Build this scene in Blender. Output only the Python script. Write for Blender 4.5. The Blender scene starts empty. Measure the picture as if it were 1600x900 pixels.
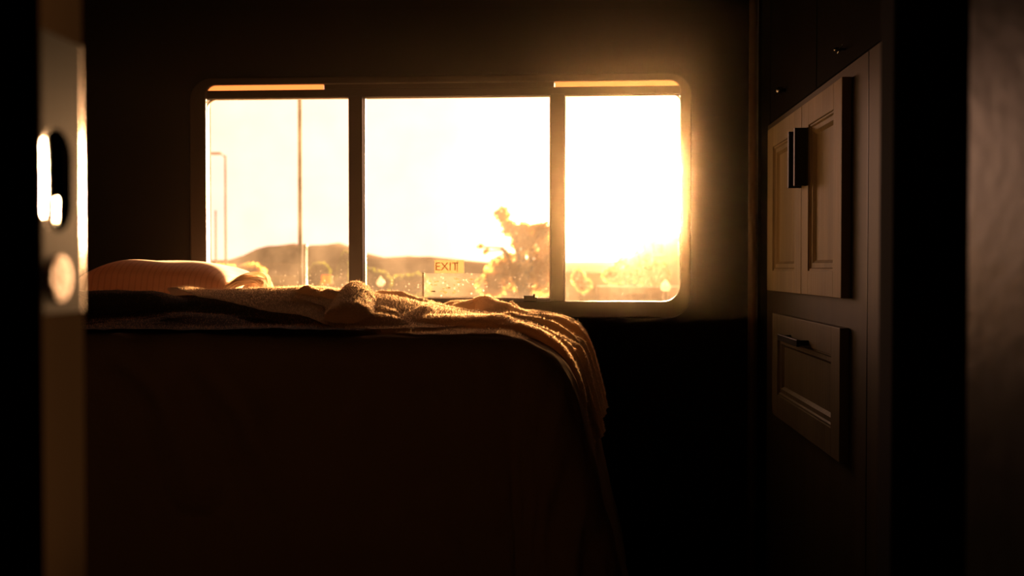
import bpy, bmesh, math, random
import numpy as np
from mathutils import Vector, Matrix
random.seed(7); rng = np.random.default_rng(7)
S = bpy.context.scene
COL = S.collection
# ------------------------------------------------------------------ camera
EYE = Vector((0, 0, 0.95)); FPX = 1600.0
YAW = math.atan(100 / FPX); PITCH = math.atan(29 / FPX)
cam_d = bpy.data.cameras.new('camera'); cam = bpy.data.objects.new('camera', cam_d); COL.objects.link(cam)
cam.location = EYE; cam.rotation_euler = (math.pi / 2 - PITCH, 0, YAW)
cam_d.sensor_width = 36; cam_d.lens = 36 * FPX / 1600; cam_d.clip_start = 0.02; cam_d.clip_end = 3000
cam_d.dof.use_dof = True; cam_d.dof.focus_distance = 2.25; cam_d.dof.aperture_fstop = 4.2
S.camera = cam
CM = cam.rotation_euler.to_matrix()
def ray(px, py): return CM @ Vector(((px - 800) / FPX, (450 - py) / FPX, -1))
def at(px, py, Y):
    d = ray(px, py); return EYE + d * (Y / d.y)
def atx(px, py, X):
    d = ray(px, py); return EYE + d * (X / d.x)
# ------------------------------------------------------------------ world, sun, exposure
SUN = ray(1016, 318).normalized()
w = bpy.data.worlds.new('evening_sky'); S.world = w; w.use_nodes = True
nt = w.node_tree; nt.nodes.clear()
def N(t, k, **kw):
    n = t.nodes.new(k)
    for a, b in kw.items(): setattr(n, a, b)
    return n
tc = N(nt, 'ShaderNodeTexCoord'); dot = N(nt, 'ShaderNodeVectorMath', operation='DOT_PRODUCT'); dot.inputs[1].default_value = SUN
nt.links.new(tc.outputs['Generated'], dot.inputs[0])
ramp = N(nt, 'ShaderNodeValToRGB'); nt.links.new(dot.outputs['Value'], ramp.inputs[0])
cr = ramp.color_ramp
for i, (p, c) in enumerate([(0.0, (.03, .022, .016)), (.62, (.10, .065, .04)), (.82, (.55, .34, .22)), (.92, (1.9, .98, .80)), (.98, (3.2, 1.5, .92)), (1.0, (9, 5.5, 3.2))]):
    e = cr.elements[i] if i < 2 else cr.elements.new(p)
    e.position = p; e.color = (*c, 1)
bg = N(nt, 'ShaderNodeBackground'); nt.links.new(ramp.outputs[0], bg.inputs[0]); bg.inputs[1].default_value = 1.0
nt.links.new(bg.outputs[0], N(nt, 'ShaderNodeOutputWorld').inputs[0])
sd = bpy.data.lights.new('sun', 'SUN'); so = bpy.data.objects.new('sun', sd); COL.objects.link(so)
sd.energy = 62; sd.color = (1, .56, .26); sd.angle = math.radians(6.4)
so.rotation_euler = SUN.to_track_quat('Z', 'Y').to_euler(); so.location = (3, 8, 4)
vs = S.view_settings; vs.view_transform = 'Standard'; vs.look = 'None'; vs.gamma = 1; vs.use_curve_mapping = False; vs.exposure = 0.0
S.cycles.use_denoising = True; S.cycles.max_bounces = 8; S.cycles.transparent_max_bounces = 16
S.cycles.sample_clamp_indirect = 4
HAZE_DENSITY, HAZE_G = 0.0072, 0.996
# ------------------------------------------------------------------ helpers
def mesh_obj(name, bm, mat=None, parent=None, smooth=False, bevel=0):
    me = bpy.data.meshes.new(name); bm.normal_update(); bm.to_mesh(me); bm.free()
    return fin(name, me, mat, parent, smooth, bevel)
def fin(name, me, mat, parent, smooth=False, bevel=0):
    o = bpy.data.objects.new(name, me); COL.objects.link(o)
    if mat: me.materials.append(mat)
    if smooth:
        me.polygons.foreach_set('use_smooth', [True] * len(me.polygons))
    if bevel:
        m = o.modifiers.new('bevel', 'BEVEL'); m.width = bevel; m.segments = 2; m.limit_method = 'ANGLE'
    if parent:
        o.parent = parent; o.matrix_parent_inverse = Matrix.Translation(-parent.location)
    return o
def raw(name, verts, faces, mat=None, parent=None, smooth=False):
    me = bpy.data.meshes.new(name); me.from_pydata(verts, [], faces); me.update()
    return fin(name, me, mat, parent, smooth)
def tag(o, label=None, cat=None, group=None, kind=None):
    if label: o['label'] = label
    if cat: o['category'] = cat
    if group: o['group'] = group
    if kind: o['kind'] = kind
    return o
def empty(name, loc, **kw):
    o = bpy.data.objects.new(name, None); COL.objects.link(o); o.location = loc; o.empty_display_size = .1
    return tag(o, **kw)
def box(bm, a, b):
    a, b = Vector(a), Vector(b)
    vs_ = [bm.verts.new((x, y, z)) for z in (a.z, b.z) for y in (a.y, b.y) for x in (a.x, b.x)]
    for f in ((0, 2, 3, 1), (4, 5, 7, 6), (0, 1, 5, 4), (2, 6, 7, 3), (0, 4, 6, 2), (1, 3, 7, 5)):
        bm.faces.new([vs_[i] for i in f])
def boxes(name, L, mat, parent=None, bevel=0, **kw):
    bm = bmesh.new()
    for a, b in L: box(bm, a, b)
    bmesh.ops.recalc_face_normals(bm, faces=bm.faces)
    return mesh_obj(name, bm, mat, parent, bevel=bevel)
def tube(bm, pts, rad, n=10, cap=True):
    pts = [Vector(p) for p in pts]; rings = []
    for i, p in enumerate(pts):
        d = (pts[min(i + 1, len(pts) - 1)] - pts[max(i - 1, 0)]).normalized()
        a = d.orthogonal().normalized() if i == 0 else (rings[-1][1] - d * rings[-1][1].dot(d)).normalized()
        b = d.cross(a); r = rad[i] if isinstance(rad, (list, tuple)) else rad
        rings.append(([bm.verts.new(p + a * r * math.cos(k * 2 * math.pi / n) + b * r * math.sin(k * 2 * math.pi / n)) for k in range(n)], a))
    for (A, _), (B, _) in zip(rings, rings[1:]):
        for k in range(n): bm.faces.new((A[k], A[(k + 1) % n], B[(k + 1) % n], B[k]))
    if cap: bm.faces.new(rings[0][0][::-1]); bm.faces.new(rings[-1][0])
def rrect(x0, z0, x1, z1, r, n=8):
    """rounded rectangle loop in x,z; r may be 4 radii: BR, TR, TL, BL"""
    if not isinstance(r, (list, tuple)): r = [r] * 4
    out = []
    for (cx, cz, a0, rr) in ((x1, z0, -90, r[0]), (x1, z1, 0, r[1]), (x0, z1, 90, r[2]), (x0, z0, 180, r[3])):
        sx = -1 if cx == x1 else 1; sz = 1 if cz == z0 else -1
        for k in range(n + 1):
            a = math.radians(a0 + 90 * k / n)
            out.append((cx + sx * rr + rr * math.cos(a), cz + sz * rr + rr * math.sin(a)))
    return out
def ring(bm, A, B, y0, y1):
    """solid ring between outer loop A and inner loop B (x,z), from depth y0 to y1"""
    n = len(A)
    g = [[bm.verts.new((x, y, z)) for x, z in L] for y in (y0, y1) for L in (A, B)]
    for k in range(n):
        j = (k + 1) % n
        bm.faces.new((g[0][k], g[0][j], g[1][j], g[1][k])); bm.faces.new((g[2][k], g[3][k], g[3][j], g[2][j]))
        bm.faces.new((g[0][k], g[2][k], g[2][j], g[0][j])); bm.faces.new((g[1][k], g[1][j], g[3][j], g[3][k]))
# materials
def mat(name, col, rough=.6, metal=0, spec=.5, bump=0, bscale=60, var=0, vscale=8, stretch=(1, 1, 1), col2=None, translucent=0, tcol=None, sheen=0):
    m = bpy.data.materials.new(name); m.use_nodes = True; t = m.node_tree
    b = t.nodes['Principled BSDF']; out = t.nodes['Material Output']
    b.inputs['Base Color'].default_value = (*col, 1); b.inputs['Roughness'].default_value = rough
    b.inputs['Metallic'].default_value = metal; b.inputs['Specular IOR Level'].default_value = spec
    b.inputs['Sheen Weight'].default_value = sheen
    if sheen: b.inputs['Sheen Roughness'].default_value = .35; b.inputs['Sheen Tint'].default_value = (1, .68, .4, 1)
    t_ = N(t, 'ShaderNodeTexCoord'); mp = N(t, 'ShaderNodeMapping'); mp.inputs['Scale'].default_value = stretch
    t.links.new(t_.outputs['Object'], mp.inputs[0])
    if var or col2:
        n = N(t, 'ShaderNodeTexNoise'); n.inputs['Scale'].default_value = vscale; n.inputs['Detail'].default_value = 5
        t.links.new(mp.outputs[0], n.inputs['Vector'])
        r = N(t, 'ShaderNodeValToRGB'); c2 = col2 or tuple(c * (1 - var) for c in col)
        r.color_ramp.elements[0].position = .35; r.color_ramp.elements[1].position = .65
        r.color_ramp.elements[0].color = (*col, 1); r.color_ramp.elements[1].color = (*c2, 1)
        t.links.new(n.outputs['Fac'], r.inputs[0]); t.links.new(r.outputs[0], b.inputs['Base Color'])
    if bump:
        n = N(t, 'ShaderNodeTexNoise'); n.inputs['Scale'].default_value = bscale; n.inputs['Detail'].default_value = 4
        t.links.new(mp.outputs[0], n.inputs['Vector'])
        bp = N(t, 'ShaderNodeBump'); bp.inputs['Strength'].default_value = bump; bp.inputs['Distance'].default_value = .01
        t.links.new(n.outputs['Fac'], bp.inputs['Height']); t.links.new(bp.outputs[0], b.inputs['Normal'])
    if translucent:
        tr = N(t, 'ShaderNodeBsdfTranslucent'); tr.inputs[0].default_value = (*(tcol or col), 1)
        mx = N(t, 'ShaderNodeMixShader'); mx.inputs[0].default_value = translucent
        t.links.new(b.outputs[0], mx.inputs[1]); t.links.new(tr.outputs[0], mx.inputs[2]); t.links.new(mx.outputs[0], out.inputs[0])
    return m
M = dict(
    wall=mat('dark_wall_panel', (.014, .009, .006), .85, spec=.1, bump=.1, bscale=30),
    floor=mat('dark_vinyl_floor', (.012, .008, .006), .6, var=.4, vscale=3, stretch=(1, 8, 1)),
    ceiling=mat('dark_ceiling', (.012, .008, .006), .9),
    frame=mat('dark_window_frame', (.045, .03, .02), .38),
    rail=mat('pale_sash_gasket', (.75, .6, .45), .4),
    shade=mat('folded_shade_fabric', (.35, .16, .07), .8, translucent=.5, tcol=(.5, .22, .1), bump=.3, bscale=200, stretch=(.1, 1, 1)),
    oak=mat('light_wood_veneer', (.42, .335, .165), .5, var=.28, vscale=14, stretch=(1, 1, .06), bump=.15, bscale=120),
    drawer=mat('shaded_veneer', (.19, .155, .10), .5, var=.28, vscale=14, stretch=(1, 1, .06), bump=.15, bscale=120),  # darker copy of the door veneer; the drawer's shade is put into its colour
    cab=mat('cabinet_carcass_wood', (.075, .056, .032), .5, var=.3, vscale=14, stretch=(1, 1, .06)),
    black=mat('black_metal', (.012, .012, .011), .35),
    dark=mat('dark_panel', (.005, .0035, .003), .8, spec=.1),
    gloss=mat('semigloss_dark_laminate', (.042, .045, .026), .36, spec=.22, bump=.1, bscale=40),
    door=mat('dark_door_wood', (.035, .022, .012), .6, spec=0, var=.3, vscale=10, stretch=(1, 1, .1)),
    steel=mat('brushed_nickel', (.075, .054, .032), .13, metal=1),
    lip=mat('bright_nickel_edge', (.22, .14, .08), .14, metal=1),  # lighter copy of the plate nickel; the lip's glint is put into its colour
    brass=mat('polished_brass', (.085, .030, .003), .75, metal=1, bump=.25, bscale=250),
    chrome=mat('chrome', (.8, .8, .8), .12, metal=1),
    lens=mat('frosted_lens', (.8, .78, .7), .25),
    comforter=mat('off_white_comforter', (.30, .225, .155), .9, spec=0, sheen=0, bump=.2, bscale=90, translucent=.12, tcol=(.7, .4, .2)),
    cream=mat('cream_fleece', (.66, .50, .35), .9, spec=0, sheen=.08, bump=.2, bscale=220, translucent=.22, tcol=(.95, .6, .32)),
    brown=mat('dark_brown_fleece', (.03, .014, .009), .95, spec=.1, sheen=.04, bump=.4, bscale=200),
    fringe=mat('cream_fibre', (.9, .7, .5), .8, translucent=.5, tcol=(1, .7, .4)),
    bfibre=mat('brown_fibre', (.05, .025, .015), .8, translucent=.5, tcol=(.6, .3, .15)),
    knit=mat('white_cotton_knit', (.88, .76, .64), .9, sheen=.3, translucent=.5, tcol=(1, .78, .6), bump=.6, bscale=160, stretch=(1, .25, 1)),
    cord=mat('white_cotton_cord', (.9, .8, .7), .9, translucent=.75, tcol=(1, .88, .72)),
    mattress=mat('mattress_ticking', (.5, .45, .38), .8), base=mat('bed_base_wood', (.06, .04, .03), .7),
    ground=mat('dry_grass_ground', (.11, .075, .035), .95, spec=0, col2=(.06, .06, .02), vscale=.15),
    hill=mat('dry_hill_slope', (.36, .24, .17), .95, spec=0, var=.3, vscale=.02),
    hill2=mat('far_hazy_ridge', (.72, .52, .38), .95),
    leaf=mat('backlit_leaf', (.26, .19, .06), .7, translucent=.6, tcol=(.85, .55, .18)),
    leaf2=mat('green_leaf', (.11, .15, .03), .8, spec=.1, translucent=.3, tcol=(.26, .32, .04)),
    bark=mat('bark', (.16, .10, .06), .9, bump=.5, bscale=20),
    pole=mat('weathered_pole', (.20, .15, .10), .8), white=mat('white_paint', (.9, .85, .78), .5),
    orange=mat('orange_sign_board', (.95, .35, .04), .6, translucent=.4, tcol=(1, .4, .05)),
    globe=mat('milky_globe', (.95, .9, .85), .3, translucent=.7, tcol=(1, .9, .8)),
    stucco=mat('tan_stucco', (.22, .15, .10), .9, bump=.2, bscale=4), wglass=mat('dark_glazing', (.08, .07, .06), .2),
    stone=mat('rubble_stone', (.36, .26, .18), .9, var=.4, vscale=6),
)
# pillow ticking with printed stripes
def striped():
    m = mat('striped_pillowcase', (.86, .70, .58), .9, sheen=.2, translucent=.15, tcol=(1, .6, .4))
    t = m.node_tree; b = t.nodes['Principled BSDF']
    tcn = N(t, 'ShaderNodeTexCoord'); sx = N(t, 'ShaderNodeSeparateXYZ'); t.links.new(tcn.outputs['Object'], sx.inputs[0])
    mu = N(t, 'ShaderNodeMath', operation='MULTIPLY'); mu.inputs[1].default_value = 420; t.links.new(sx.outputs['X'], mu.inputs[0])
    sn = N(t, 'ShaderNodeMath', operation='SINE'); t.links.new(mu.outputs[0], sn.inputs[0])
    gt = N(t, 'ShaderNodeMath', operation='GREATER_THAN'); gt.inputs[1].default_value = .72; t.links.new(sn.outputs[0], gt.inputs[0])
    mx = N(t, 'ShaderNodeMix', data_type='RGBA'); mx.inputs['A'].default_value = (.86, .70, .58, 1); mx.inputs['B'].default_value = (.70, .54, .42, 1)
    t.links.new(gt.outputs[0], mx.inputs['Factor']); t.links.new(mx.outputs['Result'], b.inputs['Base Color'])
    return m
M['stripe'] = striped()
def dusty_glass(name, dust, specks):
    m = bpy.data.materials.new(name); m.use_nodes = True; t = m.node_tree; t.nodes.clear()
    out = N(t, 'ShaderNodeOutputMaterial'); tp = N(t, 'ShaderNodeBsdfTransparent'); tp.inputs[0].default_value = (.96, .96, .95, 1)
    gl = N(t, 'ShaderNodeBsdfGlossy'); gl.inputs['Roughness'].default_value = .03
    fr = N(t, 'ShaderNodeFresnel'); fr.inputs[0].default_value = 1.35
    m1 = N(t, 'ShaderNodeMixShader'); t.links.new(fr.outputs[0], m1.inputs[0]); t.links.new(tp.outputs[0], m1.inputs[1]); t.links.new(gl.outputs[0], m1.inputs[2])
    tr = N(t, 'ShaderNodeBsdfTranslucent'); tr.inputs[0].default_value = (.95, .85, .7, 1)
    tcn = N(t, 'ShaderNodeTexCoord'); no = N(t, 'ShaderNodeTexNoise'); no.inputs['Scale'].default_value = 9; no.inputs['Detail'].default_value = 6
    t.links.new(tcn.outputs['Object'], no.inputs['Vector'])
    mr = N(t, 'ShaderNodeMapRange'); mr.inputs['From Min'].default_value = .35; mr.inputs['From Max'].default_value = .7
    mr.inputs['To Min'].default_value = dust * .6; mr.inputs['To Max'].default_value = dust * 1.5
    t.links.new(no.outputs['Fac'], mr.inputs[0])
    vo = N(t, 'ShaderNodeTexVoronoi'); vo.inputs['Scale'].default_value = 70; t.links.new(tcn.outputs['Object'], vo.inputs['Vector'])
    lt = N(t, 'ShaderNodeMath', operation='LESS_THAN'); lt.inputs[1].default_value = .16; t.links.new(vo.outputs['Distance'], lt.inputs[0])
    sx = N(t, 'ShaderNodeSeparateXYZ'); t.links.new(tcn.outputs['Object'], sx.inputs[0])
    zr = N(t, 'ShaderNodeMapRange'); zr.inputs['From Min'].default_value = .97; zr.inputs['From Max'].default_value = .86
    zr.inputs['To Min'].default_value = 0; zr.inputs['To Max'].default_value = specks; t.links.new(sx.outputs['Z'], zr.inputs[0])
    mu = N(t, 'ShaderNodeMath', operation='MULTIPLY'); t.links.new(lt.outputs[0], mu.inputs[0]); t.links.new(zr.outputs[0], mu.inputs[1])
    ad = N(t, 'ShaderNodeMath', operation='ADD', use_clamp=True); t.links.new(mr.outputs[0], ad.inputs[0]); t.links.new(mu.outputs[0], ad.inputs[1])
    m2 = N(t, 'ShaderNodeMixShader'); t.links.new(ad.outputs[0], m2.inputs[0]); t.links.new(m1.outputs[0], m2.inputs[1]); t.links.new(tr.outputs[0], m2.inputs[2])
    t.links.new(m2.outputs[0], out.inputs[0]); return m
M['glass'] = dusty_glass('dusty_window_glass', .036, .16)
M['decal'] = dusty_glass('clear_sticker_film', .018, .16)
M['paper'] = mat('sticker_paper', (.6, .5, .38), .6, translucent=.4, tcol=(.75, .6, .42))
M['ink'] = mat('sticker_ink', (.58, .42, .27), .6, translucent=.4, tcol=(.68, .5, .3))
# ------------------------------------------------------------------ room shell
W = 3.13                       # window wall
XR, XL = .60, -1.97
YB, ZC = -2.2, 2.05
def struct(o): o['kind'] = 'structure'; return o
p0, p1 = at(322, 476, W), at(1066, 124, W)
WX0, WX1, WZ0, WZ1 = p0.x, p1.x, at(700, 473, W).z, at(700, 127, W).z
outer = []
inner = rrect(WX0, WZ0, WX1, WZ1, (.055, .035, .035, .035))
cx, cz = (WX0 + WX1) / 2, (WZ0 + WZ1) / 2
OX0, OX1, OZ0, OZ1 = XL, XR + .0, 0.0, ZC
for x, z in inner:
    dx, dz = x - cx, z - cz
    k = min(((OX1 if dx > 0 else OX0) - cx) / dx if abs(dx) > 1e-6 else 1e9, ((OZ1 if dz > 0 else OZ0) - cz) / dz if abs(dz) > 1e-6 else 1e9)
    outer.append((cx + dx * k, cz + dz * k))
# snap nearest outer points to the true corners
for c in ((OX0, OZ0), (OX1, OZ0), (OX0, OZ1), (OX1, OZ1)):
    i = min(range(len(outer)), key=lambda q: (outer[q][0] - c[0]) ** 2 + (outer[q][1] - c[1]) ** 2); outer[i] = c
bm = bmesh.new(); ring(bm, outer, inner, W, W + .05); bmesh.ops.recalc_face_normals(bm, faces=bm.faces)
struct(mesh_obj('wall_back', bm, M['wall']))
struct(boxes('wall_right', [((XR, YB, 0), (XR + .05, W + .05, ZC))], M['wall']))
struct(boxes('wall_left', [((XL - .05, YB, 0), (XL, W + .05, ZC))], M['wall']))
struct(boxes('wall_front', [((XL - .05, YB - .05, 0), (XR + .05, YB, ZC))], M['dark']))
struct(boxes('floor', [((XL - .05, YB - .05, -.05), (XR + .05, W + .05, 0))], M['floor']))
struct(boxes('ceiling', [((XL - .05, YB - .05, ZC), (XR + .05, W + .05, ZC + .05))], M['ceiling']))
# quarter-round trim in the far right corner
bm = bmesh.new(); tube(bm, [(.530, W - .014, 0), (.530, W - .014, ZC)], .014, 14)
M['trim'] = mat('corner_moulding', (.20, .135, .07), .4)
struct(mesh_obj('trim_1', bm, M['trim'], smooth=True))
struct(boxes('trim_3', [((.556, 2.992, 0), (XR, W - .001, ZC))], M['dark']))
# partition walls beside the doorway
struct(boxes('wall_partition_left', [((XL, .53, 0), (-.62, .56, ZC)), ((XL, .63, 0), (-.62, .66, ZC))], M['dark']))
struct(boxes('wall_partition_right', [((.303, 1.0, 0), (XR, 1.05, ZC))], M['dark'], bevel=.004))
struct(boxes('trim_2', [((.278, -.3, 0), (.34, .75, ZC))], M['gloss'], bevel=.004))
# ------------------------------------------------------------------ window
win = struct(empty('window_1', (cx, W, WZ0)))
bm = bmesh.new()
FL = .045
ring(bm, rrect(WX0 - FL, WZ0 - FL, WX1 + FL * .6, WZ1 + FL * .35, .07), rrect(WX0 + .006, WZ0 + .006, WX1 - .006, WZ1 - .006, (.05, .03, .03, .03)), W - .012, W + .001)
bmesh.ops.recalc_face_normals(bm, faces=bm.faces)
mesh_obj('window_frame', bm, M['frame'], win, bevel=.003)
zt = at(700, 150, W).z; zh0 = at(700, 150, W).z; zh1 = at(700, 137, W).z
boxes('header_rail', [((WX0, W + .004, zh0), (WX1, W + .04, zh1)), ((at(505, 0, W).x, W + .006, zh1), (at(866, 0, W).x, W + .04, WZ1))], M['frame'], win, bevel=.002)
for a, b in ((322, 504), (867, 1062)):
    bm = bmesh.new(); x0, x1 = at(a, 0, W).x, at(b, 0, W).x; n = 5
    prev = None
    for k in range(n * 2 + 1):
        z = zh1 + (WZ1 - zh1) * k / (n * 2); y = W + .010 + (.006 if k % 2 else 0)
        cur = (bm.verts.new((x0, y, z)), bm.verts.new((x1, y, z)))
        if prev: bm.faces.new((prev[0], prev[1], cur[1], cur[0]))
        prev = cur
    mesh_obj('folded_shade', bm, M['shade'], win)
mx = [(at(545, 300, W).x, at(567, 300, W).x), (at(860, 300, W).x, at(882, 300, W).x)]
for a, b in mx:
    boxes('mullion', [((a, W - .006, WZ0 - .002), (b, W + .035, zh0 + .003))], M['frame'], win, bevel=.003)
zc = at(700, 467, W).z
boxes('lower_rail', [((mx[0][1], W + .002, WZ0 - .002), (mx[1][0], W + .035, zc))], M['frame'], win, bevel=.002)
# sashes: slim pale gasket ring + glass
for i, (a, b, z0, r, dp) in enumerate(((WX0, mx[0][0], WZ0, (.004, .004, .03, .05), .022), (mx[0][1], mx[1][0], zc, .004, .030), (mx[1][1], WX1, WZ0, (.05, .025, .004, .004), .022))):
    e = .0035; Lo = rrect(a - .001, z0 - .001, b + .001, zh0 + .001, r)
    Li = rrect(a + e, z0 + e, b - e, zh0 - e * .4, [max(q - e, .002) for q in (r if isinstance(r, tuple) else (r,) * 4)])
    bm = bmesh.new(); ring(bm, Lo, Li, W + dp - .008, W + dp + .004); bmesh.ops.recalc_face_normals(bm, faces=bm.faces)
    g = mesh_obj('sash_gasket', bm, M['rail'], win)
    bm = bmesh.new(); bm.faces.new([bm.verts.new((x, W + dp, z)) for x, z in Li])
    mesh_obj('pane', bm, M['glass'], g)
lc = at(829, 464, W)
boxes('latch', [((lc.x - .021, W - .012, lc.z - .010), (lc.x + .012, W + .002, lc.z + .005)), ((lc.x + .012, W - .010, lc.z - .008), (lc.x + .021, W + .002, lc.z - .001)), ((lc.x + .008, W - .014, lc.z - .002), (lc.x + .015, W - .004, lc.z + .010))], M['frame'], win, bevel=.0015)
# stickers on the middle pane
YS = W + .0285
def sticker(name, x0, y0, x1, y1, m, parent=None):
    a, b = at(x0, y1, YS), at(x1, y0, YS)
    return boxes(name, [((a.x, YS - .0006, a.z), (b.x, YS, b.z))], m, parent)
def letters(txt, px, py, size, m, parent, name='lettering'):
    cu = bpy.data.curves.new(name, 'FONT'); cu.body = txt; cu.size = size; cu.extrude = .0002; cu.align_x = 'CENTER'; cu.align_y = 'CENTER'
    tmp = bpy.data.objects.new('tmp', cu); COL.objects.link(tmp)
    bpy.context.view_layer.update()
    me = bpy.data.meshes.new_from_object(tmp.evaluated_get(bpy.context.evaluated_depsgraph_get())); bpy.data.objects.remove(tmp)
    p = at(px, py, YS)
    me.transform(Matrix.Translation((p.x, YS - .001, p.z)) @ Matrix.Rotation(math.pi / 2, 4, 'X'))
    return fin(name, me, m, parent)
st = sticker('exit_sticker', 679, 406, 725, 427, M['paper'])
tag(st, 'small pale rectangular EXIT sticker on the middle window pane', 'sticker')
letters('EXIT', 698, 417, .036, M['ink'], st)
a = at(714, 425, YS); boxes('divider_line', [((a.x, YS - .0012, a.z), (a.x + .002, YS - .0006, at(714, 408, YS).z))], M['ink'], st)
st = sticker('instruction_sticker', 661, 427, 757, 463, M['decal'])
tag(st, 'wide clear instruction sticker low on the middle pane below the EXIT sticker', 'sticker')
a = at(660, 464, YS); b = at(663, 426, YS)
boxes('bright_edge', [((a.x, YS - .0016, a.z), (b.x, YS - .0004, b.z))], M['rail'], st)
L = []
for k in range(26):
    qx = random.uniform(668, 750); qy = random.choice([436, 440, 445, 450, 455, 458]) + random.uniform(-1, 1)
    a = at(qx, qy + 1.0, YS); b = at(qx + random.uniform(2, 7), qy - .6, YS); L.append(((a.x, YS - .0012, a.z), (b.x, YS - .0007, b.z)))
boxes('faded_print', L, M['paper'], st)
# ------------------------------------------------------------------ outdoors
GZ = -.92
bm = bmesh.new(); nx, ny = 40, 30
gv = []
for j in range(ny + 1):
    y = W + 1.5 + (j / ny) ** 2.5 * 900
    for i in range(nx + 1):
        x = (i / nx - .5) * (40 + y * 1.6); gv.append((x, y, GZ + .05 * math.sin(x * .7) * math.cos(y * .3) * (y < 60)))
gf = [(j * (nx + 1) + i, j * (nx + 1) + i + 1, (j + 1) * (nx + 1) + i + 1, (j + 1) * (nx + 1) + i) for j in range(ny) for i in range(nx)]
struct(raw('ground', gv, gf, M['ground'], smooth=True))
def hill(name, Y, prof, depth, m):
    xs = [at(px, py, Y) for px, py in prof]; vs_, fs = [], []
    rows = 8
    for r in range(rows + 1):
        k = r / rows
        for i, p in enumerate(xs):
            h = (p.z - GZ)
            vs_.append((p.x + random.uniform(-1, 1) * depth * .01 * (r < rows), Y - depth * (1 - k), GZ - 1 + (h + 1) * math.sin(k * math.pi / 2) * (1 + .06 * math.sin(i * 1.7 + r) * (r < rows))))
    n = len(xs)
    for r in range(rows):
        for i in range(n - 1): fs.append((r * n + i, r * n + i + 1, (r + 1) * n + i + 1, (r + 1) * n + i))
    base = len(vs_)
    for p in xs: vs_.append((p.x, Y + depth, GZ - 1))
    for i in range(n - 1): fs.append((rows * n + i, rows * n + i + 1, base + i + 1, base + i))
    return struct(raw(name, vs_, fs, m, smooth=True))
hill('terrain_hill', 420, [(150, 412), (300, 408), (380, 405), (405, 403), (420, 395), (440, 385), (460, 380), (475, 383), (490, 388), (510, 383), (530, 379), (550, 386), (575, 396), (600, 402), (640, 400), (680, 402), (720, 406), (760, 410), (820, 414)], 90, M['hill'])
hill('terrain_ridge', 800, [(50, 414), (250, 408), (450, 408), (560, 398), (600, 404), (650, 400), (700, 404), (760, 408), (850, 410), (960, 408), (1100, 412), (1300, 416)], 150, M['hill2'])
def foliage(blobs, n, size, seed):
    r = random.Random(seed); vs_, fs = [], []
    tot = sum(b[3] * b[4] for b in blobs)
    for (x, y, z, rx, rz) in blobs:
        for k in range(int(n * rx * rz / tot)):
            u = Vector((r.gauss(0, 1), r.gauss(0, 1), r.gauss(0, 1))).normalized() * (r.random() ** .45)
            c = Vector((x + u.x * rx, y + u.y * rx, z + u.z * rz)); s = size * r.uniform(.6, 1.3)
            q = Vector((r.gauss(0, 1), r.gauss(0, 1), r.gauss(0, 1))).normalized(); a = q.orthogonal().normalized() * s; b = q.cross(a) * .55
            i = len(vs_); vs_ += [c - a, c - b, c + a, c + b]; fs.append((i, i + 1, i + 2, i + 3))
    return vs_, fs
def tree(name, label, Y, blobs_px, n, size, m, trunk, group=None, cat='tree', seed=1):
    B = []
    for px, py, rx, rz in blobs_px:
        p = at(px, py, Y); B.append((p.x, Y + random.uniform(-.3, .3), p.z, rx * Y / FPX, rz * Y / FPX))
    tb = at(trunk[0], 430, Y)
    root = empty(name, (tb.x, Y, GZ)); tag(root, label, cat, group)
    vs_, fs = foliage(B, n, size, seed); raw('foliage', vs_, fs, m, root)
    bm = bmesh.new(); top = max(b[2] for b in B)
    tube(bm, [(tb.x, Y, GZ - .05), (tb.x + .05, Y, (GZ + B[0][2]) / 2), (B[0][0], Y, B[0][2])], [trunk[1], trunk[1] * .7, trunk[1] * .3], 8)
    for b in B[1:]:
        tube(bm, [(tb.x + .03, Y, GZ + (B[0][2] - GZ) * .45), ((tb.x + b[0]) / 2, b[1], (b[2] + B[0][2]) / 2 - .1), (b[0], b[1], b[2])], [trunk[1] * .5, trunk[1] * .35, trunk[1] * .15], 6)
    mesh_obj('trunk', bm, M['bark'], root, smooth=True)
    return root
tree('leafy_tree', 'tall ragged backlit tree with an upright spire, seen through the middle pane', 22,
     [(830, 375, 32, 26), (785, 335, 13, 14), (797, 358, 13, 14), (815, 360, 14, 12), (850, 360, 18, 14), (800, 425, 42, 30), (845, 430, 34, 34), (770, 445, 26, 20), (860, 400, 20, 24), (748, 385, 5, 4), (762, 393, 5, 4)], 4200, .075, M['leaf'], (820, .12), seed=3)
tree('shrub', 'low green bush just left of the second mullion pole', 30, [(497, 425, 17, 14), (488, 440, 14, 12)], 1300, .09, M['leaf2'], (495, .05), cat='shrub', seed=4)
tree('cypress_tree', 'narrow upright green tree beside the left mullion', 30, [(537, 420, 9, 18), (538, 404, 7, 12), (536, 440, 10, 14)], 1500, .08, M['leaf2'], (537, .06), seed=5)
tree('shrub', 'dark green bush at the left edge of the middle pane', 34, [(590, 440, 22, 16), (575, 432, 12, 14)], 1300, .10, M['leaf2'], (588, .05), cat='shrub', seed=6)
tree('shrub', 'wide olive bush behind the left edge of the instruction sticker', 39, [(632, 444, 26, 16), (655, 440, 18, 14), (640, 455, 34, 12)], 1800, .10, M['leaf2'], (640, .05), cat='shrub', seed=7)
tree('broad_tree', 'rounded tan tree beside the block building in the right pane', 40, [(985, 420, 26, 22), (1000, 404, 16, 12), (960, 430, 18, 14), (1020, 430, 26, 22)], 2600, .13, M['leaf'], (985, .12), seed=8)
tree('shrub', 'small round bush right of the right mullion', 38, [(903, 433, 10, 14), (912, 446, 12, 10)], 800, .10, M['leaf'], (905, .04), cat='shrub', seed=9)
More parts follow.
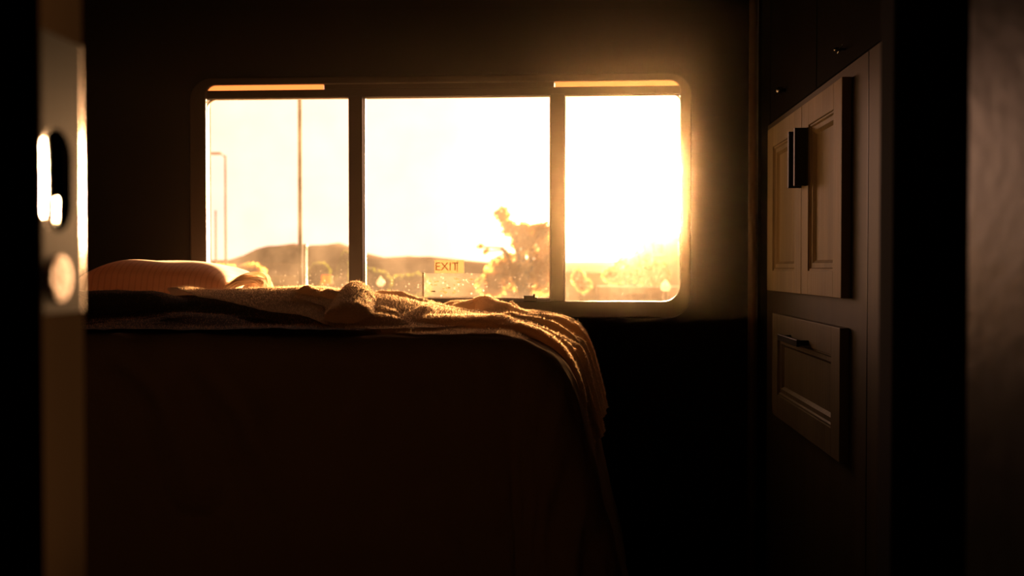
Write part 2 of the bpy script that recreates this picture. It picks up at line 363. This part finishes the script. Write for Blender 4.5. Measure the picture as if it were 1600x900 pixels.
tree('broad_tree', 'hazy reddish tree far left behind the two lamp posts', 90, [(350, 432, 30, 18), (390, 428, 24, 16), (330, 440, 26, 16)], 2000, .3, M['leaf'], (352, .2), seed=10)
def pole(name, label, px, pytop, Y, r, m, cat='pole', arm=None):
    p = at(px, pytop, Y); root = empty(name, (p.x, Y, GZ)); tag(root, label, cat)
    bm = bmesh.new(); tube(bm, [(p.x, Y, GZ - .1), (p.x, Y, (GZ + p.z) / 2), (p.x, Y, p.z)], [r * 1.15, r, r * .85], 12)
    mesh_obj('post', bm, m, root, smooth=True)
    if arm:
        bm = bmesh.new(); tube(bm, [(p.x, Y, p.z - .1), (p.x + arm * .5, Y, p.z + .12), (p.x + arm, Y, p.z + .15)], [r * .6, r * .5, r * .5], 8)
        mesh_obj('arm', bm, m, root, smooth=True)
        boxes('lamp_head', [((p.x + arm * 1.05 - .35, Y - .15, p.z + .05), (p.x + arm * 1.05 + .35, Y + .15, p.z + .2))], m, root, bevel=.04)
    else:
        bm = bmesh.new(); tube(bm, [(p.x, Y, p.z - .02), (p.x, Y, p.z + r * .5)], r * 1.2, 12); mesh_obj('cap', bm, m, root)
    return root
pole('street_lamp', 'tall faint street lamp with a short arm in the left pane', 352, 243, 60, .07, M['pole'], 'street lamp', arm=-.55)
pole('utility_pole', 'faint bare pole just left of the tall street lamp', 337, 330, 60, .06, M['pole'])
pole('flag_pole', 'dark straight pole rising the full height of the left pane', 467.5, -60, 12, .026, M['pole'])
pole('marker_post', 'short pale post right beside the full height dark pole', 476, 383, 13, .028, M['white'], 'post')
# orange work sign
Y = 26; c = at(511, 437, Y); r_ = empty('work_sign', (c.x, Y, GZ)); tag(r_, 'small square orange sign on a post among the green bushes', 'sign')
boxes('board', [((c.x - .13, Y - .015, c.z - .11), (c.x + .13, Y, c.z + .11))], M['orange'], r_)
boxes('post', [((c.x - .02, Y, GZ), (c.x + .02, Y + .03, c.z + .08))], M['pole'], r_)
for (px, py, Y, lab, s) in ((595, 441, 24, 'small milky white globe on a post at the left corner of the middle pane', 6.5), (1040, 447, 14, 'milky white globe on a post in the lower corner of the right pane', 8)):  # each pale spot outdoors is built as a globe on a post
    c = at(px, py, Y); r = s * Y / FPX; root = empty('globe_post', (c.x, Y, GZ)); tag(root, lab, 'garden lamp')
    bm = bmesh.new(); prof = [(0.05, -1), (.75, -.75), (1, -.2), (.85, .3), (.45, .8), (.12, 1.25), (.02, 1.4)]
    tube(bm, [(c.x, Y, c.z + b * r) for a, b in prof], [a * r for a, b in prof], 16); mesh_obj('white_globe', bm, M['globe'], root, smooth=True)
    bm = bmesh.new(); tube(bm, [(c.x, Y, GZ), (c.x, Y, c.z - r * .9)], .03, 10); mesh_obj('post', bm, M['pole'], root, smooth=True)
# building
Y = 60; a = at(1006, 421, Y); tz = at(1040, 369, Y).z; bx1 = at(1150, 421, Y).x
root = empty('block_building', ((a.x + bx1) / 2, Y, GZ)); tag(root, 'flat roofed tan block building at the right edge of the right pane', 'building')
boxes('walls', [((a.x, Y, GZ), (bx1, Y + 9, tz))], M['stucco'], root)
boxes('roof_parapet', [((a.x - .08, Y - .08, tz), (bx1 + .08, Y + 9.08, tz + .18))], M['stucco'], root)
for i in range(3):
    x = a.x + .5 + i * 1.5
    f = boxes('window', [((x, Y - .04, tz - 1.1), (x + .7, Y + .02, tz - .35))], M['white'], root)
    boxes('glazing', [((x + .06, Y - .05, tz - 1.04), (x + .64, Y - .03, tz - .41))], M['wglass'], f)
a = at(932, 450, 26); b = at(1110, 450, 26)
o = boxes('stone_wall', [((a.x, 26, GZ), (b.x, 26.3, at(950, 447, 26).z))], M['stone'], bevel=.03); tag(o, 'low stone garden wall across the bottom of the right pane', 'wall')
# ------------------------------------------------------------------ bed
BX0, BX1, BY0, BY1 = -1.93, -.10, 1.89, 3.09
bed = empty('bed', (-1, 2.5, 0)); tag(bed, 'bed under the window with its foot toward the aisle', 'bed')
boxes('bed_base', [((BX0, BY0 + .05, 0), (BX1 - .05, BY1, .52))], M['base'], bed, bevel=.01)
boxes('mattress', [((BX0, BY0, .52), (BX1, BY1, .80))], M['mattress'], bed, bevel=.05)
def vnoise(x, y, seed):
    r = np.random.default_rng(seed); G = r.random((64, 64))
    xi, yi = np.floor(x).astype(int), np.floor(y).astype(int); fx, fy = x - xi, y - yi
    fx = fx * fx * (3 - 2 * fx); fy = fy * fy * (3 - 2 * fy)
    g = lambda a, b: G[a % 64, b % 64]
    return (g(xi, yi) * (1 - fx) + g(xi + 1, yi) * fx) * (1 - fy) + (g(xi, yi + 1) * (1 - fx) + g(xi + 1, yi + 1) * fx) * fy - .5
def fbm(x, y, seed, o=4): return sum(vnoise(x * 2 ** k, y * 2 ** k, seed + k) / 2 ** k for k in range(o))
def ridge_h(S_, T_, pts, wf, wb, kind='round'):
    """pts: (s, t, top height); distance field to the polyline with different width in front and behind"""
    best = np.full(S_.shape, -1.0)
    for (s0, t0, h0), (s1, t1, h1) in zip(pts, pts[1:]):
        ds, dt = s1 - s0, t1 - t0; L2 = ds * ds + dt * dt
        u = np.clip(((S_ - s0) * ds + (T_ - t0) * dt) / L2, 0, 1)
        ex, ey = S_ - (s0 + u * ds), T_ - (t0 + u * dt); d = np.hypot(ex, ey)
        if abs(ds) < 1e-9: ds = 1e-9
        side = (T_ - (t0 + u * dt)) * np.sign(1)
        w = np.where(side < 0, wf, wb)
        q = np.clip(d / w, 0, 1); h = h0 + u * (h1 - h0)
        f = np.sqrt(np.maximum(1 - q * q, 0)) if kind == 'round' else (.5 + .5 * np.cos(math.pi * q)) if kind == 'soft' else 1 - np.sqrt(q * q + .004) * .998
        best = np.maximum(best, np.where(q < 1, h * f, -1))
    return best
def smax(a, b, k=.006):
    h = np.clip(.5 + .5 * (a - b) / k, 0, 1); return b + (a - b) * h + k * h * (1 - h)
def wrap(s, t, h, zt, x1, y0, R, amax_x, amax_y):
    x1 = x1(t) if callable(x1) else x1
    dx, dy = np.maximum(0, s - x1), np.maximum(0, y0 - t)
    d = np.hypot(dx, dy) + 1e-9; ux, uy = dx / d, -dy / d
    amax = (amax_x * ux ** 2 + amax_y * uy ** 2); Rr = R * ux ** 2 + .055 * uy ** 2 + 1e-6
    a = np.minimum(d / Rr, amax); rest = d - a * Rr
    out = (Rr + h) * np.sin(a) + rest * np.cos(a); dn = Rr - (Rr + h) * np.cos(a) + rest * np.sin(a)
    on = (d > 1e-8)
    return np.where(on, np.minimum(s, x1) + ux * out, s), np.where(on, np.maximum(t, y0) + uy * out, t), np.where(on, zt - dn, zt + h)
def cloth(name, s0, s1, t0, t1, step, hf, zt, x1=9, y0=-9, R=.15, ax=1.3, ay=1.5, m=None, parent=None, warp=None):
    ns, n_t = int((s1 - s0) / step) + 1, int((t1 - t0) / step) + 1
    Sg, Tg = np.meshgrid(np.linspace(s0, s1, ns), np.linspace(t0, t1, n_t))
    if warp: Sg, Tg = warp(Sg, Tg)
    H = hf(Sg, Tg)
    X, Y_, Z = wrap(Sg, Tg, H, zt, x1, y0, R, ax, ay)
    co = np.stack([X, Y_, Z], -1).reshape(-1, 3)
    idx = np.arange(ns * n_t).reshape(n_t, ns)
    F = np.stack([idx[:-1, :-1], idx[:-1, 1:], idx[1:, 1:], idx[1:, :-1]], -1).reshape(-1, 4)
    me = bpy.data.meshes.new(name); me.vertices.add(len(co)); me.vertices.foreach_set('co', co.astype(np.float32).ravel())
    me.loops.add(F.size); me.loops.foreach_set('vertex_index', F.astype(np.int32).ravel())
    me.polygons.add(len(F)); me.polygons.foreach_set('loop_start', np.arange(0, F.size, 4, dtype=np.int32)); me.update(calc_edges=True)
    return fin(name, me, m, parent, smooth=True), co.reshape(n_t, ns, 3)
def fuzz(name, P, n, length, m, parent, seed, sel=None):
    """short fibres standing on the cloth: thin triangles, one mesh"""
    r = np.random.default_rng(seed); n_t, ns, _ = P.shape
    i = r.integers(1, n_t - 1, n); j = r.integers(1, ns - 1, n)
    p = P[i, j] + (P[i + 1, j] - P[i, j]) * r.random((n, 1)) + (P[i, j + 1] - P[i, j]) * r.random((n, 1))
    nr = np.cross(P[i, j + 1] - P[i, j - 1], P[i + 1, j] - P[i - 1, j]); nr /= np.linalg.norm(nr, axis=1, keepdims=True) + 1e-12
    d = nr + r.normal(0, .55, (n, 3)); d /= np.linalg.norm(d, axis=1, keepdims=True)
    L_ = length * r.uniform(.35, 1.25, (n, 1)); side = np.cross(d, r.normal(0, 1, (n, 3))); side /= np.linalg.norm(side, axis=1, keepdims=True)
    bend = r.normal(0, .3, (n, 3)) * L_; wd = .00022
    mid = p + d * L_ * .55; tip = p + d * L_ + bend
    V = np.stack([p - side * wd, p + side * wd, mid + side * wd * .8, mid - side * wd * .8, tip], 1).reshape(-1, 3)
    k = np.arange(n) * 5
    faces = [(a, a + 1, a + 2, a + 3) for a in k] + [(a + 3, a + 2, a + 4) for a in k]
    o = raw(name, V.tolist(), faces, m, parent); o['kind'] = 'stuff'; return o
def rp(zt, pts):   # picture-measured crest -> (s, t, height over zt)
    out = []
    for px, py, Y in pts:
        p = at(px, py, Y); out.append((p.x, p.y, p.z - zt))
    return out
ZT = .822
X1 = -.10
# -- comforter over the whole bed, hanging at front and foot
def h_comf(s, t):
    h = .010 * fbm(s * 4 + 3, t * 4, 11) + .004 * fbm(s * 14, t * 14, 12)
    front = np.clip((1.93 - t) / .1, 0, 1); foot = np.clip((s - X1) / .15, 0, 1)
    h = h + front * (.016 * fbm(s * 7 + .6 * t, t * 1.2, 13, 3) + .006 * fbm(s * 18 + t * 6, t * 5, 14))
    h = h + foot * (.012 * fbm(t * 9, s * 1.5, 15, 3))
    for (pts, wf, wb) in ((rp(ZT, [(150, 548, 1.86), (200, 530, 1.9), (250, 527, 1.92)]), .10, .06), (rp(ZT, [(285, 532, 1.88), (330, 526, 1.92), (350, 530, 1.9)]), .09, .05)):
        h = smax(h, ridge_h(s, t, pts, wf, wb, 'soft'), .012)
    for (pts, w) in (([(-.72, 1.87, .012), (-.60, 1.74, .030), (-.56, 1.62, .012)], .06), ([(-.86, 1.86, .02), (-.76, 1.78, .026), (-.70, 1.6, .01)], .05), ([(-.5, 1.84, .01), (-.2, 1.80, .014)], .04)):
        h = smax(h, ridge_h(s, t, pts, w, w, 'soft'), .012)
    return h
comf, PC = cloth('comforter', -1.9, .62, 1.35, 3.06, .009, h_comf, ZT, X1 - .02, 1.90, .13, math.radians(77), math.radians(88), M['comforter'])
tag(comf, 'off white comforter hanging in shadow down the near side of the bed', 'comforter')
# -- cream fleece blanket
ZF = ZT + .014
R_ = [  # (points px,py,Y), front width, back width, kind
    ([(240, 462, 2.38), (275, 449, 2.38), (340, 453, 2.38), (400, 450, 2.38), (440, 449, 2.38), (480, 448, 2.36), (530, 454, 2.34)], .44, .08, 'soft'),
    ([(462, 454, 2.28), (480, 446, 2.26), (502, 455, 2.24)], .05, .05, 'round'),
    ([(495, 458, 2.24), (515, 451, 2.24), (530, 456, 2.22)], .05, .05, 'round'),
    ([(390, 462, 2.24), (420, 466, 2.20), (470, 463, 2.18), (505, 476, 2.12)], .035, .05, 'tent'),
    ([(557, 440, 2.28), (555, 448, 2.19), (548, 470, 2.06)], .070, .066, 'round'),
    ([(530, 505, 2.03), (570, 488, 2.05), (605, 492, 2.04)], .07, .05, 'soft'),
    ([(596, 478, 2.15), (610, 484, 2.11)], .034, .034, 'round'),
    ([(575, 464, 2.62), (598, 451, 2.62), (625, 453, 2.62), (655, 464, 2.56), (700, 478, 2.46), (745, 492, 2.34)], .15, .05, 'tent'),
    ([(600, 466, 2.50), (640, 470, 2.44), (675, 482, 2.36), (700, 492, 2.28)], .06, .04, 'tent'),
    ([(672, 473, 2.30), (662, 478, 2.20), (620, 502, 2.04)], .036, .036, 'round'),
    ([(640, 498, 2.12), (668, 492, 2.14), (700, 492, 2.13), (740, 492, 2.12), (785, 491, 2.12), (806, 499, 2.10)], .085, .032, 'round'),
    ([(690, 478, 2.80), (712, 470, 2.80), (728, 470, 2.78)], .05, .04, 'round'),
    ([(730, 470, 2.70), (756, 462, 2.70), (780, 471, 2.66), (790, 486, 2.60)], .060, .04, 'round'),
    ([(718, 487, 2.50), (745, 484, 2.50), (758, 488, 2.48)], .022, .022, 'round'),
    ([(790, 476, 2.78), (798, 470, 2.78), (812, 483, 2.70)], .012, .012, 'round'),
    ([(786, 473, 2.66), (830, 489, 2.54), (874, 508, 2.42)], .016, .014, 'round'),
    ([(800, 478, 2.74), (840, 492, 2.62), (880, 506, 2.52)], .012, .012, 'round'),
    ([(812, 489, 2.78), (838, 485, 2.74), (855, 487, 2.7), (866, 496, 2.6)], .05, .04, 'round'),
    ([(846, 486, 2.70), (870, 489, 2.66), (892, 487, 2.64)], .030, .026, 'round'),
    ([(770, 496, 2.38), (800, 488, 2.36), (824, 492, 2.35), (834, 510, 2.28)], .040, .028, 'round'),
    ([(803, 503, 2.14), (812, 508, 2.10), (830, 527, 1.98)], .012, .014, 'round'),
]
RR = [(rp(ZF, p), a, b, k) for p, a, b, k in R_]
X1C = lambda t: -.165 + .045 * np.clip((t - 1.95) / .6, 0, 1)
PLEAT = [([(s0, t0 - .02, .006), (.0 + (s0 + .1) * .3, t0 + .01, h0), (.12, t0 + k, h0 * .8), (.3, t0 + k * 2, .010)], wd, wd * .8) for s0, t0, h0, k, wd in ((-.12, 2.17, .022, .04, .020), (-.05, 2.25, .030, .01, .026), (-.14, 2.36, .020, .05, .018), (-.03, 2.41, .026, .03, .022), (-.10, 2.53, .030, .00, .030), (-.02, 2.60, .018, .03, .015), (-.08, 2.70, .028, .04, .028))]
BAND = [(-.17, 2.10, .004), (-.10, 2.06, .014), (-.02, 2.04, .024), (.06, 2.03, .026), (.13, 2.02, .010)]
def h_cream(s, t):
    h = .006 * fbm(s * 6, t * 6 + 5, 21) - .006 + .002 * fbm(s * 22, t * 22, 22)
    for p, a, b, k in RR:
        q = .82 if k == 'round' else 1
        h = smax(h, ridge_h(s, t, p, a * q, b * q, k), .0025)
    f = np.clip((s - (X1C(t) - .02)) / .10, 0, 1); f = f * f * (3 - 2 * f)
    h = h * (1 - f * .7) + f * .006 * fbm(t * 9, s * 2, 23)
    for p, a, b in PLEAT: h = smax(h, ridge_h(s, t, p, a, b, 'round'), .004)
    h = smax(h, ridge_h(s, t, BAND, .035, .035, 'round'), .005)
    return h + .0016 * fbm(s * 60, t * 60, 24, 2)
HEM = ([-1.1, -.98, -.93, -.78, -.66, -.55, -.47, -.3, 0, .2], [2.40, 2.38, 2.335, 2.20, 2.12, 2.05, 1.97, 1.90, 1.885, 1.89])
def warp_c(s, t):  # the hem lies diagonally across the bed, then along its near edge
    e = np.interp(s, *HEM) + .008 * np.sin(s * 31)
    return s, e + (t - 1.95) * (2.95 - e)
cream, PF = cloth('fleece_blanket', -.97, .20, 1.95, 2.95, .0032, h_cream, ZF, X1C, 1.90, .15, math.radians(72), 1.5, M['cream'], warp=warp_c)
tag(cream, 'crumpled cream fleece blanket with glowing sunlit rims heaped along the bed', 'blanket')
fuzz('fleece_fibres', PF, 95000, .0050, M['fringe'], cream, 5)
# -- dark brown blanket at the left
ZB = ZT + .012
RB = [(rp(ZB, p), a, b, k) for p, a, b, k in (
    ([(20, 462, 2.30), (120, 455, 2.28), (180, 453, 2.28), (240, 455, 2.28), (275, 464, 2.26)], .07, .07, 'round'),
    ([(90, 540, 1.98), (140, 523, 2.0), (220, 500, 2.06), (290, 489, 2.08), (340, 492, 2.08), (400, 508, 2.04), (440, 518, 2.02)], .13, .2, 'soft'),
    ([(250, 470, 2.40), (330, 484, 2.27), (400, 504, 2.17), (475, 519, 2.08)], .10, .16, 'soft'),
    ([(262, 462, 2.40), (340, 461, 2.38), (400, 460, 2.37), (470, 460, 2.36), (520, 466, 2.35)], .34, .10, 'soft'),  # unseen mound added under the fleece to block light through its slope
    ([(440, 520, 1.97), (465, 513, 1.98), (490, 522, 1.97)], .04, .05, 'round'),
)]
def h_brown(s, t):
    h = .008 * fbm(s * 7, t * 7, 31)
    for p, a, b, k in RB: h = smax(h, ridge_h(s, t, p, a, b, k), .008)
    return h + .002 * fbm(s * 60, t * 60, 33, 2)
brown, PB = cloth('brown_blanket', -1.5, -.40, 1.895, 2.60, .006, h_brown, ZB, m=M['brown'])
tag(brown, 'dark brown fuzzy blanket bunched at the near left of the bed', 'blanket')
fuzz('blanket_fibres', PB, 14000, .006, M['bfibre'], brown, 6)
# -- white knitted throw, a small heap between pillow and fleece
KX = at(395, 440, 2.55)
def h_knit(s, t):
    x, y = s - KX.x, t - KX.y
    h = .088 * np.exp(-((x / .05) ** 2 + (y / .09) ** 2))
    return h + .004 * np.abs(np.sin(x * 90 + 2 * np.sin(y * 30))) + .006
knit, PK = cloth('knitted_throw', KX.x - .12, KX.x + .11, KX.y - .13, KX.y + .14, .003, h_knit, ZT + .004, m=M['knit'])
tag(knit, 'small heap of white cotton throw with corded edge behind the fleece, beside the pillow', 'throw')
bm = bmesh.new(); rr = random.Random(12)
for k in range(20):   # looping cords of its edge, from the foot on the left over the crown to the right
    yk = 2.50 + rr.uniform(-.05, .09)
    top = 424 + rr.uniform(-1, 14) + abs(k - 8) * .4; x0 = 352 + rr.uniform(-4, 16); x1_ = 424 + rr.uniform(-22, 6); xc = 398 + rr.uniform(-12, 8)
    P0, P1, P2 = at(x0, 456, yk), at(xc, top, yk + .01), at(x1_, 452, yk + rr.uniform(-.02, .05))
    pts = []
    for q in range(15):
        u = q / 14; a = math.pi * u
        x = P0.x + (P2.x - P0.x) * (.5 - .5 * math.cos(a)) * 1 + (P1.x - (P0.x + P2.x) / 2) * math.sin(a); z = P0.z + (P1.z - P0.z) * math.sin(a) ** .8
        pts.append((x, P0.y + (P2.y - P0.y) * u + .003 * math.sin(u * 9 + k), z))
    tube(bm, pts, .0026 + rr.random() * .0022, 8)
mesh_obj('corded_edge', bm, M['cord'], knit, smooth=True)
# -- pillow
def pillow(name, c, sx, sy, sz, rz, tilt):
    bm = bmesh.new(); n = 40; V = {}
    for side in (1, -1):
        for i in range(n + 1):
            for j in range(n + 1):
                u, v = i / n * 2 - 1, j / n * 2 - 1
                if side == -1 and (i in (0, n) or j in (0, n)): V[side, i, j] = V[1, i, j]; continue
                pin = 1 - .10 * (u * u * (1 - v * v) * 0 + (1 - abs(u)) * abs(v) ** 3 * .8)
                e = (max(0, 1 - u ** 4) * max(0, 1 - v ** 4)) ** .42
                x = u * sx * (1 - .07 * (1 - v * v)); y = v * sy * (1 - .07 * (1 - u * u))
                z = side * sz * e + .002 * math.sin(5 * u + 4 * v) * e
                V[side, i, j] = bm.verts.new((x, y, z))
    for side in (1, -1):
        for i in range(n):
            for j in range(n):
                f = [V[side, i, j], V[side, i + 1, j], V[side, i + 1, j + 1], V[side, i, j + 1]]
                bm.faces.new(f if side == 1 else f[::-1])
    me = bpy.data.meshes.new(name); bm.to_mesh(me); bm.free()
    me.transform(Matrix.Rotation(rz, 4, 'Z') @ Matrix.Rotation(tilt, 4, 'Y')); o = fin(name, me, M['stripe'], None, smooth=True); o.location = c
    return o
pc = at(262, 440, 2.72)
pl = pillow('pillow', (pc.x + .02, 2.74, .893), .20, .23, .080, math.radians(4), math.radians(3))
tag(pl, 'sunlit pillow in a faintly striped case at the far left of the bed', 'pillow')
# ------------------------------------------------------------------ right wall cabinet
def cabinet():
    XF = .53
    top, b0 = EYE.z + .385, EYE.z - .058
    root = empty('wall_cabinet', (XR, 2.4, 0)); tag(root, 'light wood built in cabinet with two doors above a drawer, by the aisle', 'cabinet')
    # carcass: its face sits just proud of the wall
    boxes('carcass', [((XF + .020, 1.86, .04), (XR - .001, 2.99, 1.362))], M['cab'], root)
    boxes('face_seam', [((XF + .0192, 1.973, .04), (XF + .021, 1.976, 1.362))], M['black'], root)
    def door(y0, y1, z0, z1, st_n, st_f, rail, nm, mt='oak'):
        t = .019; b = .006
        bm = bmesh.new()
        # frame: stiles and rails
        box(bm, (XF, y0, z0), (XF + t, y0 + st_n, z1)); box(bm, (XF, y1 - st_f, z0), (XF + t, y1, z1))
        box(bm, (XF, y0 + st_n, z0), (XF + t, y1 - st_f, z0 + rail)); box(bm, (XF, y0 + st_n, z1 - rail), (XF + t, y1 - st_f, z1))
        bmesh.ops.recalc_face_normals(bm, faces=bm.faces)
        d = mesh_obj(nm, bm, M[mt], root, bevel=.0012)
        # moulded step: a sloping bead then a flat panel
        a0, a1, c0, c1 = y0 + st_n, y1 - st_f, z0 + rail, z1 - rail
        lev = [(0, .0035), (.004, .0035), (.007, .007), (.017, .007), (.024, .014)]
        vs_, fs = [], []
        for ins, dx in lev:
            for yy, zz in ((a0 + ins, c0 + ins), (a1 - ins, c0 + ins), (a1 - ins, c1 - ins), (a0 + ins, c1 - ins)): vs_.append((XF + dx, yy, zz))
        for k in range(len(lev) - 1):
            for q in range(4):
                r = (q + 1) % 4; fs.append((k * 4 + q, k * 4 + r, k * 4 + 4 + r, k * 4 + 4 + q))
        k = len(lev) - 1; fs.append((k * 4, k * 4 + 1, k * 4 + 2, k * 4 + 3))
        raw('panel', vs_, fs, M[mt], d)
        return d
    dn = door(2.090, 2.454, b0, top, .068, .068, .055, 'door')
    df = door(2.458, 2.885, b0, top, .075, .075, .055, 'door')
    zc0, zc1 = EYE.z + .192, EYE.z + .325
    for d, yy in ((dn, atx(1243, 245, .503).y - .003), (df, atx(1234, 245, .503).y)):
        # D shaped tab pull: a plate standing out from the door with a turned lip
        boxes('handle', [((XF - .028, yy, zc0), (XF + .0, yy + .003, zc1)), ((XF - .030, yy - .002, zc0), (XF - .026, yy + .012, zc1)), ((XF - .003, yy - .004, zc0), (XF, yy + .016, zc1))], M['black'], d, bevel=.001)
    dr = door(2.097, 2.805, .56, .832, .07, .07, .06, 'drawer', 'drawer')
    hz = .782
    boxes('handle', [((XF - .030, 2.36, hz - .008), (XF - .022, 2.58, hz + .008)), ((XF - .03, 2.37, hz - .006), (XF, 2.378, hz + .006)), ((XF - .03, 2.562, hz - .006), (XF, 2.57, hz + .006))], M['black'], dr, bevel=.0015)
cabinet()
oh = empty('overhead_cabinet', (.56, 2.4, 1.364)); tag(oh, 'black flush cabinet above the light wood cupboard with two small metal knobs', 'cabinet')
boxes('carcass', [((.572, 1.86, 1.364), (XR - .001, 2.99, ZC - .002))], M['dark'], oh)
for (px, py, k), (y0, y1) in zip(((1309, 77, .0045), (1218, 141, .0085)), ((1.87, 2.42), (2.425, 2.985))):
    d = boxes('door', [((.556, y0, 1.37), (.572, y1, ZC - .01))], M['dark'], oh, bevel=.002)
    p = atx(px, py, .540)
    bm = bmesh.new(); tube(bm, [(.556, p.y, p.z), (.548, p.y, p.z), (.545, p.y, p.z), (.536, p.y, p.z), (.532, p.y, p.z)], [k * .5, k * .5, k, k, k * .6], 20)
    mesh_obj('knob', bm, M['chrome'], d, smooth=True)
    bm = bmesh.new(); tube(bm, [(.545, p.y - .02, p.z + .006), (.545, p.y + .02, p.z - .004)], .0013, 8); mesh_obj('latch_pin', bm, M['chrome'], d)
# ------------------------------------------------------------------ sliding door at the left with its edge pull
XD = -.2985; YN, YF = .556, .604
dd = struct(empty('door_1', (XD - .4, .594, 0)))
zp0, zp1 = at(95, 487, .595).z, at(95, 68, .595).z
boxes('door_slab', [((-1.15, YN, .01), (XD, YF, zp0)), ((-1.15, YN, zp1), (XD, YF, ZC - .01)), ((-1.15, YN, zp0), (XD - .016, YF, zp1)), ((XD - .02, YN, zp0), (XD, YN + .0015, zp1))], M['door'], dd)
pull = empty('edge_plate', (XD, .594, (zp0 + zp1) / 2)); pull.parent = dd; pull.matrix_parent_inverse = Matrix.Translation(-dd.location)
# plate with a scooped oval finger recess, as one grid
def plate():
    zc_ = atx(88, 281, XD).z; hz_ = (atx(88, 200, XD).z - atx(88, 360, XD).z) / 2
    y_a, y_b = atx(64, 281, XD).y, atx(112, 281, XD).y
    yc = (y_a + y_b) / 2; hy = (y_b - y_a) / 2
    ny_, nz_ = 110, 420; vs_ = []; fs = []
    for k in range(nz_ + 1):
        z = zp0 + (zp1 - zp0) * k / nz_
        for i in range(ny_ + 1):
            y = YN + .001 + (YF - YN - .002) * i / ny_
            # stadium distance
            dz = max(0, abs(z - zc_) - (hz_ - hy)); q = math.hypot(y - yc, dz) / hy
            x = XD
            if q < 1:
                u = (y - yc) / hy
                # near half: a polished floor ramp turned towards the window; far half drops away
                bz = (z - (zc_ - hz_ * .60)) / (hz_ * .26); ub = -.02 + .62 * max(0, 1 - bz * bz) ** .5; dep = .0005 + .0036 * (u + 1) if u < -.02 else (.0008 + .0036 * (u + .02) if u < ub else .0125)
                edge = min(1, (1 - q) / .06)
                x = XD - dep * edge
            vs_.append((x, y, z))
    for k in range(nz_):
        for i in range(ny_):
            a = k * (ny_ + 1) + i; fs.append((a, a + 1, a + ny_ + 2, a + ny_ + 1))
    return raw('plate', vs_, fs, M['steel'], pull, smooth=True)
plate().name = 'strike_plate'
# rolled lip along the far edge, catching the light
bm = bmesh.new(); n = 12; prev = None
for k in range(n + 1):
    a = math.pi / 2 * k / n
    y = YF - .001 + .006 * math.sin(a); x = XD - .006 + .006 * math.cos(a)
    cur = (bm.verts.new((x, y, zp0)), bm.verts.new((x, y, zp1)))
    if prev: bm.faces.new((prev[0], cur[0], cur[1], prev[1]))
    prev = cur
mesh_obj('rolled_lip', bm, M['lip'], pull, smooth=True)
kc = atx(93, 435, XD); bm = bmesh.new(); pr = [(.0138, 0), (.0138, .0014), (.0128, .0024), (.0105, .0033), (.0085, .0036), (.0068, .0029), (.005, .0033), (.003, .0038), (.0004, .0040)]
n = 36; prev = None
for a, b in pr:
    cur = [bm.verts.new((XD + b * .3, kc.y + a * math.cos(q * 2 * math.pi / n), kc.z + a * math.sin(q * 2 * math.pi / n))) for q in range(n)]
    if prev:
        for q in range(n): bm.faces.new((prev[q], prev[(q + 1) % n], cur[(q + 1) % n], cur[q]))
    prev = cur
bm.faces.new(prev); mesh_obj('brass_button', bm, M['brass'], pull, smooth=True)
# ------------------------------------------------------------------ added haze volume standing in for lens bloom at the window
hz = boxes('bloom_haze', [((XL + .01, 1.15, .89), (.495, W - .013, ZC - .06))], None)
m = bpy.data.materials.new('bloom_scatter'); m.use_nodes = True; t = m.node_tree; t.nodes.clear()
v = N(t, 'ShaderNodeVolumeScatter'); v.inputs['Density'].default_value = HAZE_DENSITY; v.inputs['Anisotropy'].default_value = HAZE_G
v.inputs['Color'].default_value = (1, .76, .48, 1)
t.links.new(v.outputs[0], N(t, 'ShaderNodeOutputMaterial').inputs['Volume']); hz.data.materials.append(m)
tag(hz, 'thin warm haze volume added for the lens bloom around the window', 'haze', kind='stuff')
